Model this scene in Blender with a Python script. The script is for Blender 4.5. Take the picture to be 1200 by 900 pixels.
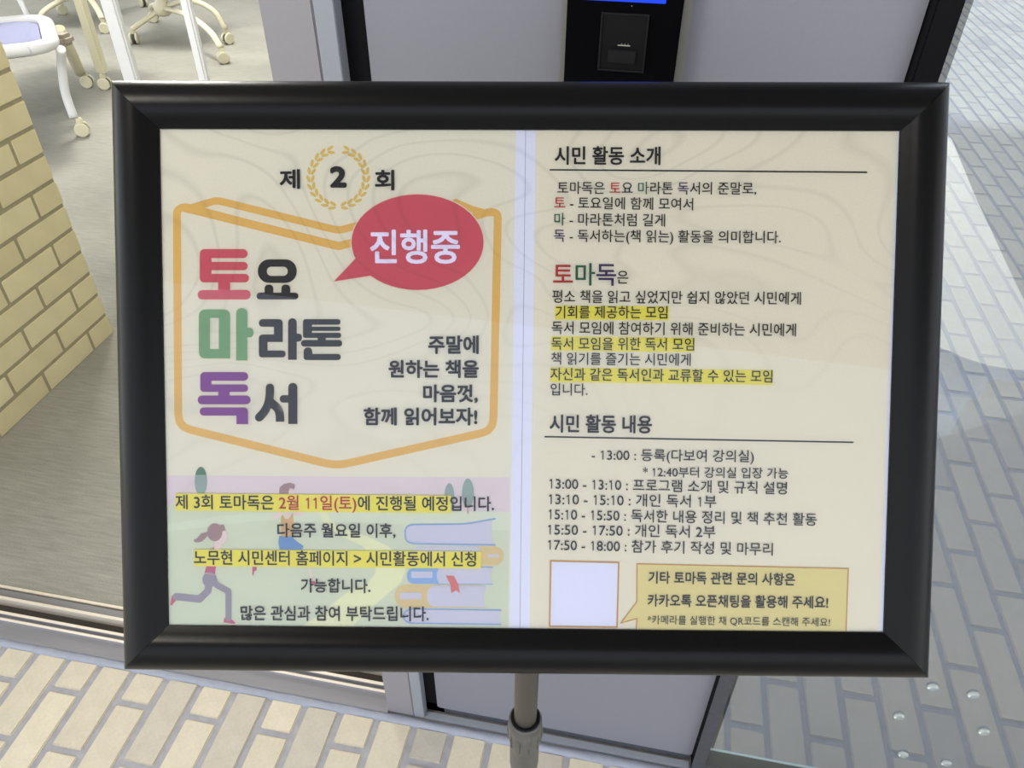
import bpy, bmesh, math, random
from mathutils import Matrix, Vector

scene = bpy.context.scene
for o in list(bpy.data.objects):
    bpy.data.objects.remove(o)
COL = scene.collection

# ------------------------------------------------------------------ camera
cam_d = bpy.data.cameras.new('camera')
cam = bpy.data.objects.new('camera', cam_d)
COL.objects.link(cam)
CR = Vector((0.98161682, 0.19077207, 0.00586846))
CU = Vector((-0.12342333, 0.61102062, 0.78193381))
CF = Vector((-0.14558539, 0.76828368, -0.62333384))
cam.matrix_world = Matrix(((CR.x, CU.x, -CF.x, 0), (CR.y, CU.y, -CF.y, 0), (CR.z, CU.z, -CF.z, 1.45), (0, 0, 0, 1)))
cam_d.sensor_width = 36
cam_d.lens = 27
cam_d.clip_start = 0.02
scene.camera = cam

# ------------------------------------------------------------------ world, lights, exposure
world = bpy.data.worlds.new('overcast_sky')
scene.world = world
world.use_nodes = True
wn = world.node_tree.nodes
wl = world.node_tree.links
bg = wn['Background']
tc = wn.new('ShaderNodeTexCoord')
sx = wn.new('ShaderNodeSeparateXYZ')
rp = wn.new('ShaderNodeValToRGB')
wl.new(tc.outputs['Generated'], sx.inputs[0])
wl.new(sx.outputs['Z'], rp.inputs[0])
rp.color_ramp.elements[0].position = 0.0
rp.color_ramp.elements[0].color = (0.95, 0.97, 1.0, 1)
rp.color_ramp.elements[1].position = 0.7
rp.color_ramp.elements[1].color = (0.72, 0.82, 1.0, 1)
wl.new(rp.outputs[0], bg.inputs[0])
bg.inputs[1].default_value = 2.15

def area(name, loc, target, size, power, col, size_y=None):
    d = bpy.data.lights.new(name, 'AREA')
    d.energy = power
    d.color = col
    d.size = size
    if size_y:
        d.shape = 'RECTANGLE'
        d.size_y = size_y
    o = bpy.data.objects.new(name, d)
    COL.objects.link(o)
    o.location = loc
    o.rotation_euler = (Vector(target) - Vector(loc)).to_track_quat('-Z', 'Y').to_euler()
    return o

area('unseen_room_light', (-3.3, 4.9, 2.5), (-1.7, 1.9, 0), 0.5, 66, (1.0, 0.96, 0.88))  # unseen source, placed so the brick wall shades the carpet
area('room_fill_light', (-3.4, 5.4, 2.72), (-3.4, 5.4, 0), 2.4, 80, (0.93, 0.96, 1.0), 2.4)  # added unseen fill that brightens the left interior
area('right_room_fill_light', (0.9, 3.2, 2.72), (0.9, 3.2, 0), 1.6, 105, (1.0, 0.97, 0.95), 1.6)  # added unseen fill that lights the table behind the glass
_d = area('leg_fill_light', (-0.9, 1.35, 2.7), (-2.6, 4.2, 0.3), 0.4, 13, (1.0, 0.99, 0.97))  # added unseen fill that whitens the table legs from the front
_d.data.spread = math.radians(75)
area('left_paving_fill', (-1.1, -0.25, 2.74), (-1.1, 0.4, 0), 0.35, 22, (1.0, 0.93, 0.82))  # added unseen warm light, aimed down at the left paving
sd = bpy.data.lights.new('sun', 'SUN')
sd.energy = 5.0
sd.angle = math.radians(6)
sd.color = (0.74, 0.85, 1.0)
sun = bpy.data.objects.new('sun', sd)
COL.objects.link(sun)
sun.rotation_euler = Vector((0.25, -0.42, -1.0)).to_track_quat('-Z', 'Y').to_euler()

vs = scene.view_settings
vs.view_transform = 'Standard'
vs.look = 'None'
vs.gamma = 1
vs.use_curve_mapping = False
vs.exposure = 0.4

# ------------------------------------------------------------------ materials
def lin(c):
    return tuple((v / 255 / 12.92) if v / 255 <= 0.04045 else ((v / 255 + 0.055) / 1.055) ** 2.4 for v in c) + (1,)

def mat(name, rgb, rough=0.6, metal=0.0, spec=0.5):
    m = bpy.data.materials.new(name)
    m.use_nodes = True
    b = m.node_tree.nodes['Principled BSDF']
    b.inputs['Base Color'].default_value = lin(rgb)
    b.inputs['Roughness'].default_value = rough
    b.inputs['Metallic'].default_value = metal
    b.inputs['Specular IOR Level'].default_value = spec
    return m

def N(m, kind, **kw):
    n = m.node_tree.nodes.new(kind)
    for k, v in kw.items():
        setattr(n, k, v)
    return n

def grain(m, scale, amount, stretch=(1, 1, 1), bump=0.0, detail=4, coord='Object', bump_dist=0.002):
    """multiply the base colour by a soft noise and add fine relief"""
    nt = m.node_tree
    b = nt.nodes['Principled BSDF']
    t = N(m, 'ShaderNodeTexCoord')
    mp = N(m, 'ShaderNodeMapping')
    mp.inputs['Scale'].default_value = stretch
    no = N(m, 'ShaderNodeTexNoise')
    no.inputs['Scale'].default_value = scale
    no.inputs['Detail'].default_value = detail
    nt.links.new(t.outputs[coord], mp.inputs[0])
    nt.links.new(mp.outputs[0], no.inputs['Vector'])
    mr = N(m, 'ShaderNodeMapRange')
    mr.inputs['From Min'].default_value = 0.25
    mr.inputs['From Max'].default_value = 0.75
    mr.inputs['To Min'].default_value = 1 - amount
    mr.inputs['To Max'].default_value = 1 + amount
    nt.links.new(no.outputs['Fac'], mr.inputs['Value'])
    mx = N(m, 'ShaderNodeMix', data_type='RGBA', blend_type='MULTIPLY')
    mx.inputs[0].default_value = 1
    src = b.inputs['Base Color']
    if src.is_linked:
        nt.links.new(src.links[0].from_socket, mx.inputs[6])
    else:
        mx.inputs[6].default_value = src.default_value[:]
    nt.links.new(mr.outputs[0], mx.inputs[7])
    nt.links.new(mx.outputs[2], src)
    if bump:
        bp = N(m, 'ShaderNodeBump')
        bp.inputs['Strength'].default_value = bump
        bp.inputs['Distance'].default_value = bump_dist
        nt.links.new(no.outputs['Fac'], bp.inputs['Height'])
        nt.links.new(bp.outputs[0], b.inputs['Normal'])
    return m

def brick_mat(name, pos, cell, ramp):
    """fired clay: each brick takes its own tone from the cell it lies in"""
    m = mat(name, (200, 190, 150), 0.72, spec=0.3)
    nt = m.node_tree
    b = nt.nodes['Principled BSDF']
    if cell:
        g = N(m, 'ShaderNodeNewGeometry')
        s = N(m, 'ShaderNodeSeparateXYZ')
        nt.links.new(g.outputs['Position'], s.inputs[0])
        def M(op, a, bb=None):
            n = N(m, 'ShaderNodeMath', operation=op)
            for i, v in enumerate((a, bb)):
                if v is None: continue
                if hasattr(v, 'links'): nt.links.new(v, n.inputs[i])
                else: n.inputs[i].default_value = v
            return n.outputs[0]
        cx = M('FLOOR', M('DIVIDE', M('SUBTRACT', s.outputs['X'], pos[0]), cell[0]))
        par = M('MODULO', M('ADD', cx, 400), 2)
        cy = M('FLOOR', M('DIVIDE', M('SUBTRACT', M('ADD', s.outputs['Y'], M('MULTIPLY', par, -cell[1] / 2)), pos[1]), cell[1]))
        cb = N(m, 'ShaderNodeCombineXYZ')
        nt.links.new(cx, cb.inputs[0]); nt.links.new(cy, cb.inputs[1])
        wnz = N(m, 'ShaderNodeTexWhiteNoise')
        nt.links.new(cb.outputs[0], wnz.inputs['Vector'])
        val = wnz.outputs['Value']
    else:
        oi = N(m, 'ShaderNodeObjectInfo')
        val = oi.outputs['Random']
    cr = N(m, 'ShaderNodeValToRGB')
    els = cr.color_ramp.elements
    els[0].position, els[0].color = ramp[0][0], lin(ramp[0][1])
    els[1].position, els[1].color = ramp[-1][0], lin(ramp[-1][1])
    for p, c in ramp[1:-1]:
        e = els.new(p); e.color = lin(c)
    nt.links.new(val, cr.inputs[0])
    nt.links.new(cr.outputs[0], b.inputs['Base Color'])
    return m

PX0, PDX, PDY = -0.62, 0.0747, 0.2155     # paving grid: a joint, column pitch, brick pitch
PYA = 0.638                                # a cross joint of the even columns
M_PAVER = brick_mat('cream_paving_brick', (PX0, PYA), (PDX, PDY), [(0, (170, 164, 152)), (0.12, (186, 177, 158)), (0.4, (192, 183, 162)), (1, (198, 189, 167))])
grain(M_PAVER, 26, 0.07, coord='Object', detail=5)
grain(M_PAVER, 160, 0.05, bump=0.35, bump_dist=0.0012)
M_GROUT = grain(mat('grey_mortar', (150, 149, 152), 0.9), 60, 0.12, bump=0.4)
M_WALLBRICK = brick_mat('yellow_cream_wall_brick', None, None, [(0, (188, 175, 134)), (0.15, (202, 191, 150)), (1, (209, 199, 158))])
grain(M_WALLBRICK, 14, 0.06)
M_WALLGROUT = grain(mat('wall_mortar', (150, 142, 112), 0.9), 80, 0.1, bump=0.3)

M_CARPET = mat('woven_carpet_grey', (142, 140, 130), 0.95, spec=0.1)
grain(M_CARPET, 4, 0.10, (0.5, 0.9, 1), detail=2)
grain(M_CARPET, 80, 0.15, (0.16, 1.7, 1), detail=6)
grain(M_CARPET, 420, 0.14, (0.6, 1, 1), bump=0.5)
M_ALU = grain(mat('brushed_aluminium', (222, 212, 196), 0.4, 0.25), 30, 0.1, (0.05, 3, 3))  # pale base colour stands in for the bright highlights on the rails
M_ALU_DULL = grain(mat('dull_grey_aluminium', (128, 127, 130), 0.55, 0.3), 40, 0.1, (0.1, 1, 1))
M_GROOVE = mat('dark_track_groove', (52, 46, 38), 0.7)
M_GAP = mat('black_rubber_gap', (22, 22, 26), 0.6)
M_POST = grain(mat('post_grey_paint', (122, 119, 123), 0.5), 260, 0.02)
M_POST2 = grain(mat('stile_grey_paint', (124, 128, 135), 0.5), 260, 0.02)
M_PANEL = grain(mat('door_grey_paint', (113, 113, 121), 0.55), 300, 0.02)
M_GASKET = mat('charcoal_gasket', (12, 12, 14), 0.6, spec=0.06)
M_GASKET2 = grain(mat('weathered_charcoal', (56, 58, 64), 0.6), 90, 0.18)
M_BEAD = grain(mat('bluish_sealant', (134, 138, 149), 0.6), 70, 0.06, bump=0.2)
M_WHITE = mat('white_powder_coat', (204, 204, 202), 0.35)
M_CREAM = mat('cream_plastic', (200, 194, 166), 0.4)
M_LAV = grain(mat('pale_lavender_fabric', (122, 124, 152), 0.8), 120, 0.05)
M_WHEEL = mat('caster_dark_grey', (58, 56, 52), 0.5)
M_BLACKF = grain(mat('satin_black_frame', (6, 6, 7), 0.33, spec=0.12), 120, 0.12, bump=0.05)
M_POLE = grain(mat('brown_grey_anodised_pole', (68, 63, 57), 0.42, 0.3), 40, 0.06, (3, 3, 0.2))
M_COLLAR = grain(mat('worn_grey_plastic_collar', (74, 72, 68), 0.4), 90, 0.22)
M_BLACK = mat('black_rubber', (8, 8, 9), 0.55, spec=0.15)
M_DEVICE = mat('gloss_black_reader', (5, 5, 7), 0.25, spec=0.12)
M_DEVICE2 = mat('matt_black_reader', (16, 16, 18), 0.45, spec=0.25)
M_BEZEL = mat('bezel_metal', (126, 124, 118), 0.4, 0.5)
M_ROOM = mat('room_white_paint', (214, 212, 206), 0.9)
M_CANOPY = grain(mat('canopy_soffit', (196, 190, 180), 0.9), 3, 0.04)
M_TABLE = grain(mat('cream_laminate', (236, 226, 206), 0.5), 40, 0.02)
M_TABLE2 = mat('pale_blue_edge', (176, 192, 212), 0.5)
M_LEG = mat('pale_cyan_leg_panel', (206, 226, 236), 0.5)
M_DOME = mat('clear_silicone_bump', (222, 228, 226), 0.08)
M_DOME.node_tree.nodes['Principled BSDF'].inputs['Transmission Weight'].default_value = 0.75
M_DOME.node_tree.nodes['Principled BSDF'].inputs['IOR'].default_value = 1.4
M_SCREEN = mat('blue_screen', (10, 30, 160), 0.3)
_b = M_SCREEN.node_tree.nodes['Principled BSDF']
_b.inputs['Emission Color'].default_value = lin((30, 74, 215))
_b.inputs['Emission Strength'].default_value = 0.6

def glassy(name, reflect, tint, haze=0.0):
    m = bpy.data.materials.new(name)
    m.use_nodes = True
    nt = m.node_tree
    nt.nodes.clear()
    o = N(m, 'ShaderNodeOutputMaterial')
    mx = N(m, 'ShaderNodeMixShader')
    tr = N(m, 'ShaderNodeBsdfTransparent')
    tr.inputs[0].default_value = tint
    gl = N(m, 'ShaderNodeBsdfGlossy')
    gl.inputs['Roughness'].default_value = 0.0
    gl.inputs['Color'].default_value = (0.93, 0.96, 1, 1)
    lw = N(m, 'ShaderNodeFresnel')
    lw.inputs['IOR'].default_value = 1.45
    ad = N(m, 'ShaderNodeMath', operation='ADD')
    ad.inputs[1].default_value = reflect
    ad.use_clamp = True
    nt.links.new(lw.outputs[0], ad.inputs[0])
    nt.links.new(ad.outputs[0], mx.inputs[0])
    nt.links.new(tr.outputs[0], mx.inputs[1])
    nt.links.new(gl.outputs[0], mx.inputs[2])
    if haze:
        df = N(m, 'ShaderNodeBsdfDiffuse')  # haze over the pane, painted as a share of flat grey diffuse
        df.inputs[0].default_value = (0.70, 0.70, 0.70, 1)
        m2 = N(m, 'ShaderNodeMixShader')
        m2.inputs[0].default_value = haze
        nt.links.new(mx.outputs[0], m2.inputs[1])
        nt.links.new(df.outputs[0], m2.inputs[2])
        nt.links.new(m2.outputs[0], o.inputs[0])
    else:
        nt.links.new(mx.outputs[0], o.inputs[0])
    return m
M_GLASS = glassy('coated_reflective_glass', 0.25, (0.70, 0.76, 0.82, 1), 0.09)
M_STRIP = glassy('dark_glass_edge_strip', 0.10, (0.25, 0.28, 0.32, 1))
M_COVER = glassy('clear_poster_cover', -0.01, (0.97, 0.97, 0.97, 1))

# printed inks: flat print on the sheet, all multiplied by faint dark wavy contour lines
def ink(name, rgb, amount=0.07):
    m = mat('print_' + name, rgb, 0.6, spec=0.25)
    nt = m.node_tree
    b = nt.nodes['Principled BSDF']
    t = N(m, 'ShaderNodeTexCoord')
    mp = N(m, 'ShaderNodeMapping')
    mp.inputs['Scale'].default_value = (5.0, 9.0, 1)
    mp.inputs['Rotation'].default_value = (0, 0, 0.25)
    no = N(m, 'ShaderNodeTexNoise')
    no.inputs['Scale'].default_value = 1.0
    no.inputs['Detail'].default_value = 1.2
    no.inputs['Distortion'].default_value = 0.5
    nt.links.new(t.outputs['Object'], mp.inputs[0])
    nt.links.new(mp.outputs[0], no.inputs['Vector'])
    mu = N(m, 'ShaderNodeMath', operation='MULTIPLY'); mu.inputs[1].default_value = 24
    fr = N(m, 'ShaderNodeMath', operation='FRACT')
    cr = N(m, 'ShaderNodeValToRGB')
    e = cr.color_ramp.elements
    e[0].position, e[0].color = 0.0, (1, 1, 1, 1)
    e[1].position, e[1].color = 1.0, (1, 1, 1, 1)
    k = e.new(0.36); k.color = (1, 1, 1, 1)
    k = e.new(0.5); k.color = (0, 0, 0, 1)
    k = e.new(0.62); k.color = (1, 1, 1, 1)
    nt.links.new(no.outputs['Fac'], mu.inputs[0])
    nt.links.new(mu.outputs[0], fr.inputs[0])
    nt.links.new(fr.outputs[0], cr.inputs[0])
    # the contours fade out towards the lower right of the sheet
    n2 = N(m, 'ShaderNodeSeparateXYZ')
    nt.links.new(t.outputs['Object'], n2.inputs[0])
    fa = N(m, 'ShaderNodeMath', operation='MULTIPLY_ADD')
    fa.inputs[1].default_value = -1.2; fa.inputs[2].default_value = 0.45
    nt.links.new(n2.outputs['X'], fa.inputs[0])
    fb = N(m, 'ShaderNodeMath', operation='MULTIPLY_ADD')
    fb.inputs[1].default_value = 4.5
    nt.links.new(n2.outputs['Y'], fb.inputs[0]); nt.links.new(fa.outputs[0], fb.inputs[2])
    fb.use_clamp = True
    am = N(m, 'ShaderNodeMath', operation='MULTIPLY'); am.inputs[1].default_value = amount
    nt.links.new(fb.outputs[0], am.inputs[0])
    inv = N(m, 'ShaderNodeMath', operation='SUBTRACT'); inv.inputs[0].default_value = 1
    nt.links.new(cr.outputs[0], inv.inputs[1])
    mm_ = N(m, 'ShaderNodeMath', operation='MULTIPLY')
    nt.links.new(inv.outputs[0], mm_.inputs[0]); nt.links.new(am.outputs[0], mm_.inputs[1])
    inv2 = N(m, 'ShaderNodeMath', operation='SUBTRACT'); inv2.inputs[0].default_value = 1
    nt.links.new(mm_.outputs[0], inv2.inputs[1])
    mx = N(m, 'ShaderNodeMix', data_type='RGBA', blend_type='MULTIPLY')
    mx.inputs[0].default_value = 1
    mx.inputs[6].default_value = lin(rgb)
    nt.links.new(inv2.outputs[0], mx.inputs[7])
    nt.links.new(mx.outputs[2], b.inputs['Base Color'])
    grain(m, 900, 0.025, detail=2)
    return m

INKS = {
    'paper': (220, 220, 233), 'cream': (222, 216, 197), 'cream2': (223, 215, 194),
    'ink': (36, 34, 38), 'k': (30, 27, 27), 'red': (200, 84, 98), 'leaf': (116, 158, 112), 'violet': (128, 62, 140),
    'r': (176, 46, 48), 'g': (38, 92, 62), 'p': (60, 40, 86), 'w': (228, 222, 240), 'halo': (222, 212, 186),
    'ochre': (218, 176, 96), 'gold': (212, 182, 102), 'lilac': (216, 202, 204), 'sage': (204, 208, 184),
    'sage2': (210, 214, 192), 'path': (222, 222, 182), 'tree': (148, 164, 158), 'treetop': (92, 126, 100),
    'skin': (226, 204, 198), 'skin2': (206, 158, 156), 'hair': (160, 132, 132), 'greyviolet': (152, 144, 156),
    'pink': (190, 98, 124), 'orange': (206, 168, 116), 'blue': (110, 146, 190), 'blueline': (138, 164, 204),
    'sky': (140, 172, 212), 'pagegrey': (200, 197, 210), 'peach': (212, 190, 140), 'coral': (206, 116, 116),
    'yellow': (226, 214, 84), 'straw': (216, 202, 140), 'rust': (190, 142, 76), 'white': (218, 218, 233),
}
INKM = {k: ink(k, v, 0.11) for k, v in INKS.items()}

# ------------------------------------------------------------------ mesh helpers
def link(o, parent=None, m=None):
    COL.objects.link(o)
    if parent is not None:
        o.parent = parent
    if m is not None and not o.data.materials:
        o.data.materials.append(m)
    return o

def tag(o, label=None, cat=None, group=None, kind=None):
    if label: o['label'] = label
    if cat: o['category'] = cat
    if group: o['group'] = group
    if kind: o['kind'] = kind
    return o

def root(name, loc, label, cat, group=None, rotz=0.0):
    o = bpy.data.objects.new(name, None)
    o.empty_display_size = 0.05
    o.location = loc
    o.rotation_euler = (0, 0, rotz)
    COL.objects.link(o)
    return tag(o, label, cat, group)

def mesh(name, verts, faces, m, parent=None, smooth=False, bevel=0.0):
    """verts are in the frame of the parent (world when there is none)"""
    me = bpy.data.meshes.new(name)
    me.from_pydata([tuple(v) for v in verts], [], faces)
    me.validate()
    bm = bmesh.new(); bm.from_mesh(me)
    bmesh.ops.remove_doubles(bm, verts=bm.verts, dist=1e-6)
    bmesh.ops.recalc_face_normals(bm, faces=bm.faces)
    if bevel:
        bmesh.ops.bevel(bm, geom=list(bm.edges), offset=bevel, segments=2, affect='EDGES')
    if smooth:
        for f in bm.faces: f.smooth = True
    bm.to_mesh(me); bm.free()
    o = bpy.data.objects.new(name, me)
    return link(o, parent, m)

def box_vf(x0, x1, y0, y1, z0, z1):
    v = [(x, y, z) for z in (z0, z1) for y in (y0, y1) for x in (x0, x1)]
    f = [(0, 2, 3, 1), (4, 5, 7, 6), (0, 1, 5, 4), (2, 6, 7, 3), (0, 4, 6, 2), (1, 3, 7, 5)]
    return v, f

def box(name, x0, x1, y0, y1, z0, z1, m, parent=None, bevel=0.0):
    v, f = box_vf(x0, x1, y0, y1, z0, z1)
    return mesh(name, v, f, m, parent, bevel=bevel)

def prism_vf(pts, a0, a1, axis='z'):
    n = len(pts)
    def p(q, a):
        return (q[0], q[1], a) if axis == 'z' else (q[0], a, q[1]) if axis == 'y' else (a, q[0], q[1])
    v = [p(q, a0) for q in pts] + [p(q, a1) for q in pts]
    f = [tuple(range(n)), tuple(range(2 * n - 1, n - 1, -1))] + [(i, (i + 1) % n, n + (i + 1) % n, n + i) for i in range(n)]
    return v, f

def prism(name, pts, a0, a1, m, parent=None, axis='z', bevel=0.0):
    v, f = prism_vf(pts, a0, a1, axis)
    return mesh(name, v, f, m, parent, bevel=bevel)

def lathe(name, prof, m, parent=None, c=(0, 0), seg=32):
    v, f = [], []
    for r, z in prof:
        for i in range(seg):
            a = 2 * math.pi * i / seg
            v.append((c[0] + r * math.cos(a), c[1] + r * math.sin(a), z))
    for j in range(len(prof) - 1):
        for i in range(seg):
            k = (i + 1) % seg
            f.append((j * seg + i, j * seg + k, (j + 1) * seg + k, (j + 1) * seg + i))
    f.append(tuple(range(seg)))
    f.append(tuple((len(prof) - 1) * seg + i for i in range(seg)))
    o = mesh(name, v, f, m, parent)
    for p in o.data.polygons: p.use_smooth = len(p.vertices) == 4
    return o

def tube_vf(path, radii, seg=12, squash=1.0):
    path = [Vector(p) for p in path]
    if not isinstance(radii, (list, tuple)): radii = [radii] * len(path)
    v, f = [], []
    side = None
    for i, p in enumerate(path):
        d = (path[min(i + 1, len(path) - 1)] - path[max(i - 1, 0)]).normalized()
        if side is None:
            side = d.cross(Vector((0, 0, 1)))
            if side.length < 0.1: side = Vector((1, 0, 0))
        side = (side - d * side.dot(d)).normalized()
        up = side.cross(d)
        for k in range(seg):
            a = 2 * math.pi * k / seg
            v.append(p + side * math.cos(a) * radii[i] + up * math.sin(a) * radii[i] * squash)
    for i in range(len(path) - 1):
        for k in range(seg):
            l = (k + 1) % seg
            f.append((i * seg + k, i * seg + l, (i + 1) * seg + l, (i + 1) * seg + k))
    f.append(tuple(range(seg)))
    f.append(tuple((len(path) - 1) * seg + k for k in range(seg)))
    return v, f

def tube(name, path, radii, m, parent=None, seg=12, squash=1.0):
    v, f = tube_vf(path, radii, seg, squash)
    o = mesh(name, v, f, m, parent)
    for p in o.data.polygons: p.use_smooth = len(p.vertices) == 4
    return o

def curve_pts(pts, n=6):
    """Catmull-Rom through the points"""
    P = [Vector(p) for p in pts]
    P = [P[0] * 2 - P[1]] + P + [P[-1] * 2 - P[-2]]
    out = []
    for i in range(1, len(P) - 2):
        for k in range(n):
            t = k / n
            a, b, c, d = P[i - 1], P[i], P[i + 1], P[i + 2]
            out.append(0.5 * ((2 * b) + (c - a) * t + (2 * a - 5 * b + 4 * c - d) * t * t + (3 * b - a - 3 * c + d) * t ** 3))
    return out + [P[-2]]

def join_vf(parts):
    V, F = [], []
    for v, f in parts:
        k = len(V)
        V += list(v); F += [tuple(i + k for i in q) for q in f]
    return V, F

# ------------------------------------------------------------------ the setting
random.seed(4)
# paved ground outside: mortar bed and separate bricks laid end-on to the wall
bed = box('floor', -4.0, 5.0, -10.0, 0.716, -0.05, -0.003, M_GROUT)
tag(bed, 'grey mortar bed of the cream brick paving outside the door', None, None, 'structure')
bw, bl = PDX - 0.0125, PDY - 0.012
v, f = box_vf(-bw / 2, bw / 2, -bl / 2, bl / 2, -0.02, 0.0)
brick0 = mesh('brick', v, f, M_PAVER, bed, bevel=0.0022)
v, f = box_vf(-bw / 2, bw / 2, -0.0, 0.0 + 1, -0.02, 0.0)
def half_brick(length):
    v, f = box_vf(-bw / 2, bw / 2, -length / 2, length / 2, -0.02, 0.0)
    me_o = mesh('brick', v, f, M_PAVER, bed, bevel=0.0022)
    return me_o
TOPY = 0.7035
halfA = half_brick(TOPY - (PYA + 0.006))
halfB = half_brick(TOPY - (PYA - PDY / 2 + 0.006))
used = {'f': False, 'a': False, 'b': False}
def put(proto, key, x, y):
    if not used[key]:
        used[key] = True
        o = proto
    else:
        o = proto.copy(); COL.objects.link(o); o.parent = bed
    o.location = (x, y, random.uniform(-0.0007, 0.0003))
    o.rotation_euler = (random.uniform(-.002, .002), random.uniform(-.004, .004), random.uniform(-.006, .006))
rest = []
for c in range(-42, 66):
    cx = PX0 + PDX * (c + 0.5)
    even = (c % 2 == 0)
    y1 = PYA if even else PYA - PDY / 2
    near = -15 <= c <= 24
    if near:
        if even: put(halfA, 'a', cx, (TOPY + PYA + 0.006) / 2)
        else: put(halfB, 'b', cx, (TOPY + PYA - PDY / 2 + 0.006) / 2)
    else:
        rest.append((cx, y1 + 0.006, TOPY))
    k = 0
    while True:
        yc = y1 - PDY * (k + 0.5)
        if yc < -9.8: break
        if near and k < (5 if c > 9 else 3):
            put(brick0, 'f', cx, yc)
        else:
            rest.append((cx, yc - bl / 2, yc + bl / 2))
        k += 1
V, F = [], []
for cx, ya, yb in rest:
    k = len(V)
    dz = random.uniform(-0.0008, 0.0004)
    h, e = bw / 2, 0.002
    V += [(cx - h, ya, dz - .012), (cx + h, ya, dz - .012), (cx + h, yb, dz - .012), (cx - h, yb, dz - .012),
          (cx - h + e, ya + e, dz), (cx + h - e, ya + e, dz), (cx + h - e, yb - e, dz), (cx - h + e, yb - e, dz)]
    F += [(k + 4, k + 5, k + 6, k + 7)] + [(k + i, k + (i + 1) % 4, k + 4 + (i + 1) % 4, k + 4 + i) for i in range(4)]
me = bpy.data.meshes.new('paving_field'); me.from_pydata(V, [], F)
pf = bpy.data.objects.new('paving_field', me)
link(pf, bed, M_PAVER)
pf['kind'] = 'stuff'

# carpet of the room behind the door
carpet2 = box('floor', 0.06, 5.0, 0.838, 10.0, -0.05, 0.0, grain(mat('shaded_carpet', (92, 92, 90), 0.95, spec=0.1), 60, 0.15, (0.2, 1.5, 1)))  # carpet repeated in a darker tone, shade put into its colour
tag(carpet2, 'grey carpet with shade put into its colour behind the reflective glass screen', None, None, 'structure')
carpet = box('floor', -9.0, 0.06, 0.838, 10.0, -0.05, 0.0, M_CARPET)
tag(carpet, 'grey woven carpet inside the room beyond the threshold', None, None, 'structure')
# ceilings, far walls
tag(box('ceiling', -9.0, 5.0, 0.80, 10.0, 2.78, 2.84, M_ROOM), None, None, None, 'structure')
tag(box('ceiling', -4.0, 5.0, -1.75, 0.72, 2.80, 2.95, M_CANOPY), None, None, None, 'structure')
tag(box('trim_4', -0.39, 5.0, 0.7155, 0.845, -0.05, -0.002, M_ALU_DULL), 'dull metal plinth under the door and the glass screen', None, None, 'structure')
tag(box('wall_back', -9.0, 5.0, 10.0, 10.1, 0, 2.8, M_ROOM), None, None, None, 'structure')
tag(box('wall_right', 5.0, 5.1, 0.8, 10.0, 0, 2.8, M_ROOM), None, None, None, 'structure')
tag(box('wall_partition', 0.02, 0.1, 0.80, 10.0, 0, 2.8, M_ROOM), None, None, None, 'structure')

# yellow cream brick wall inside, left of the doorway
WX, WY1, RH, BL = -1.677, 1.797, 0.0765, 0.2145
core = box('wall_left', WX - 0.094, WX - 0.0025, 0.845, WY1 - 0.003, 0.0, 2.78, M_WALLGROUT)
tag(core, 'mortar core of the yellow cream brick wall inside the doorway', None, None, 'structure')
protos = {}
def wall_brick(y0, y1, row):
    L = round(y1 - y0, 3)
    if L not in protos:
        v, f = box_vf(-0.05, 0.05, -L / 2, L / 2, -0.0325, 0.0325)
        protos[L] = o = mesh('brick', v, f, M_WALLBRICK, core, bevel=0.002)
    else:
        o = protos[L].copy(); COL.objects.link(o); o.parent = core
    o.location = (WX - 0.05 + random.uniform(-.0008, .0008), (y0 + y1) / 2, row * RH + 0.0325)
for row in range(0, 36):
    y = WY1
    first = 0.0945 if row % 2 == 0 else 0.2045
    L = first
    while y > 0.86:
        y0 = max(y - L, 0.848)
        if y - y0 > 0.03: wall_brick(y0, y, row)
        y = y - L - 0.010
        L = 0.2045

# threshold with its aluminium track
prof = [(0.714, -0.004), (0.718, 0.006), (0.750, 0.008), (0.752, 0.014), (0.756, 0.014), (0.757, 0.008), (0.763, 0.008),
        (0.7645, 0.018), (0.769, 0.018), (0.770, 0.002), (0.770, -0.012)]
def extr(prof, x0, x1, zb=-0.03):
    pts = prof + [(prof[-1][0], zb), (prof[0][0], zb)]
    return prism_vf(pts, x0, x1, 'x')
XL, XR = -3.2, -0.3795
v, f = extr(prof, XL, XR)
sill = mesh('trim_1', v, f, M_ALU_DULL)
tag(sill, 'dull aluminium threshold sill at the foot of the open doorway', None, None, 'structure')
box('track_groove', XL, XR, 0.770, 0.797, -0.02, -0.008, M_GROOVE, sill)
v, f = extr([(0.797, -0.012), (0.797, 0.018), (0.8035, 0.018), (0.805, 0.012)], XL, XR)
mesh('track_rail', v, f, M_ALU, sill)
box('track_ledge', XL, XR, 0.805, 0.8245, -0.02, 0.008, M_ALU_DULL, sill)
box('track_gap', XL, XR, 0.8245, 0.8315, -0.02, -0.006, M_GAP, sill)
box('carpet_edge_strip', XL, XR, 0.8315, 0.8385, -0.02, 0.004, M_ALU, sill, bevel=0.001)
for y0, y1, z in ((0.7515, 0.7565, 0.0150), (0.764, 0.7695, 0.0190)):
    box('track_rail', XL, XR, y0, y1, z - 0.004, z, M_ALU, sill, bevel=0.0008)
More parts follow.
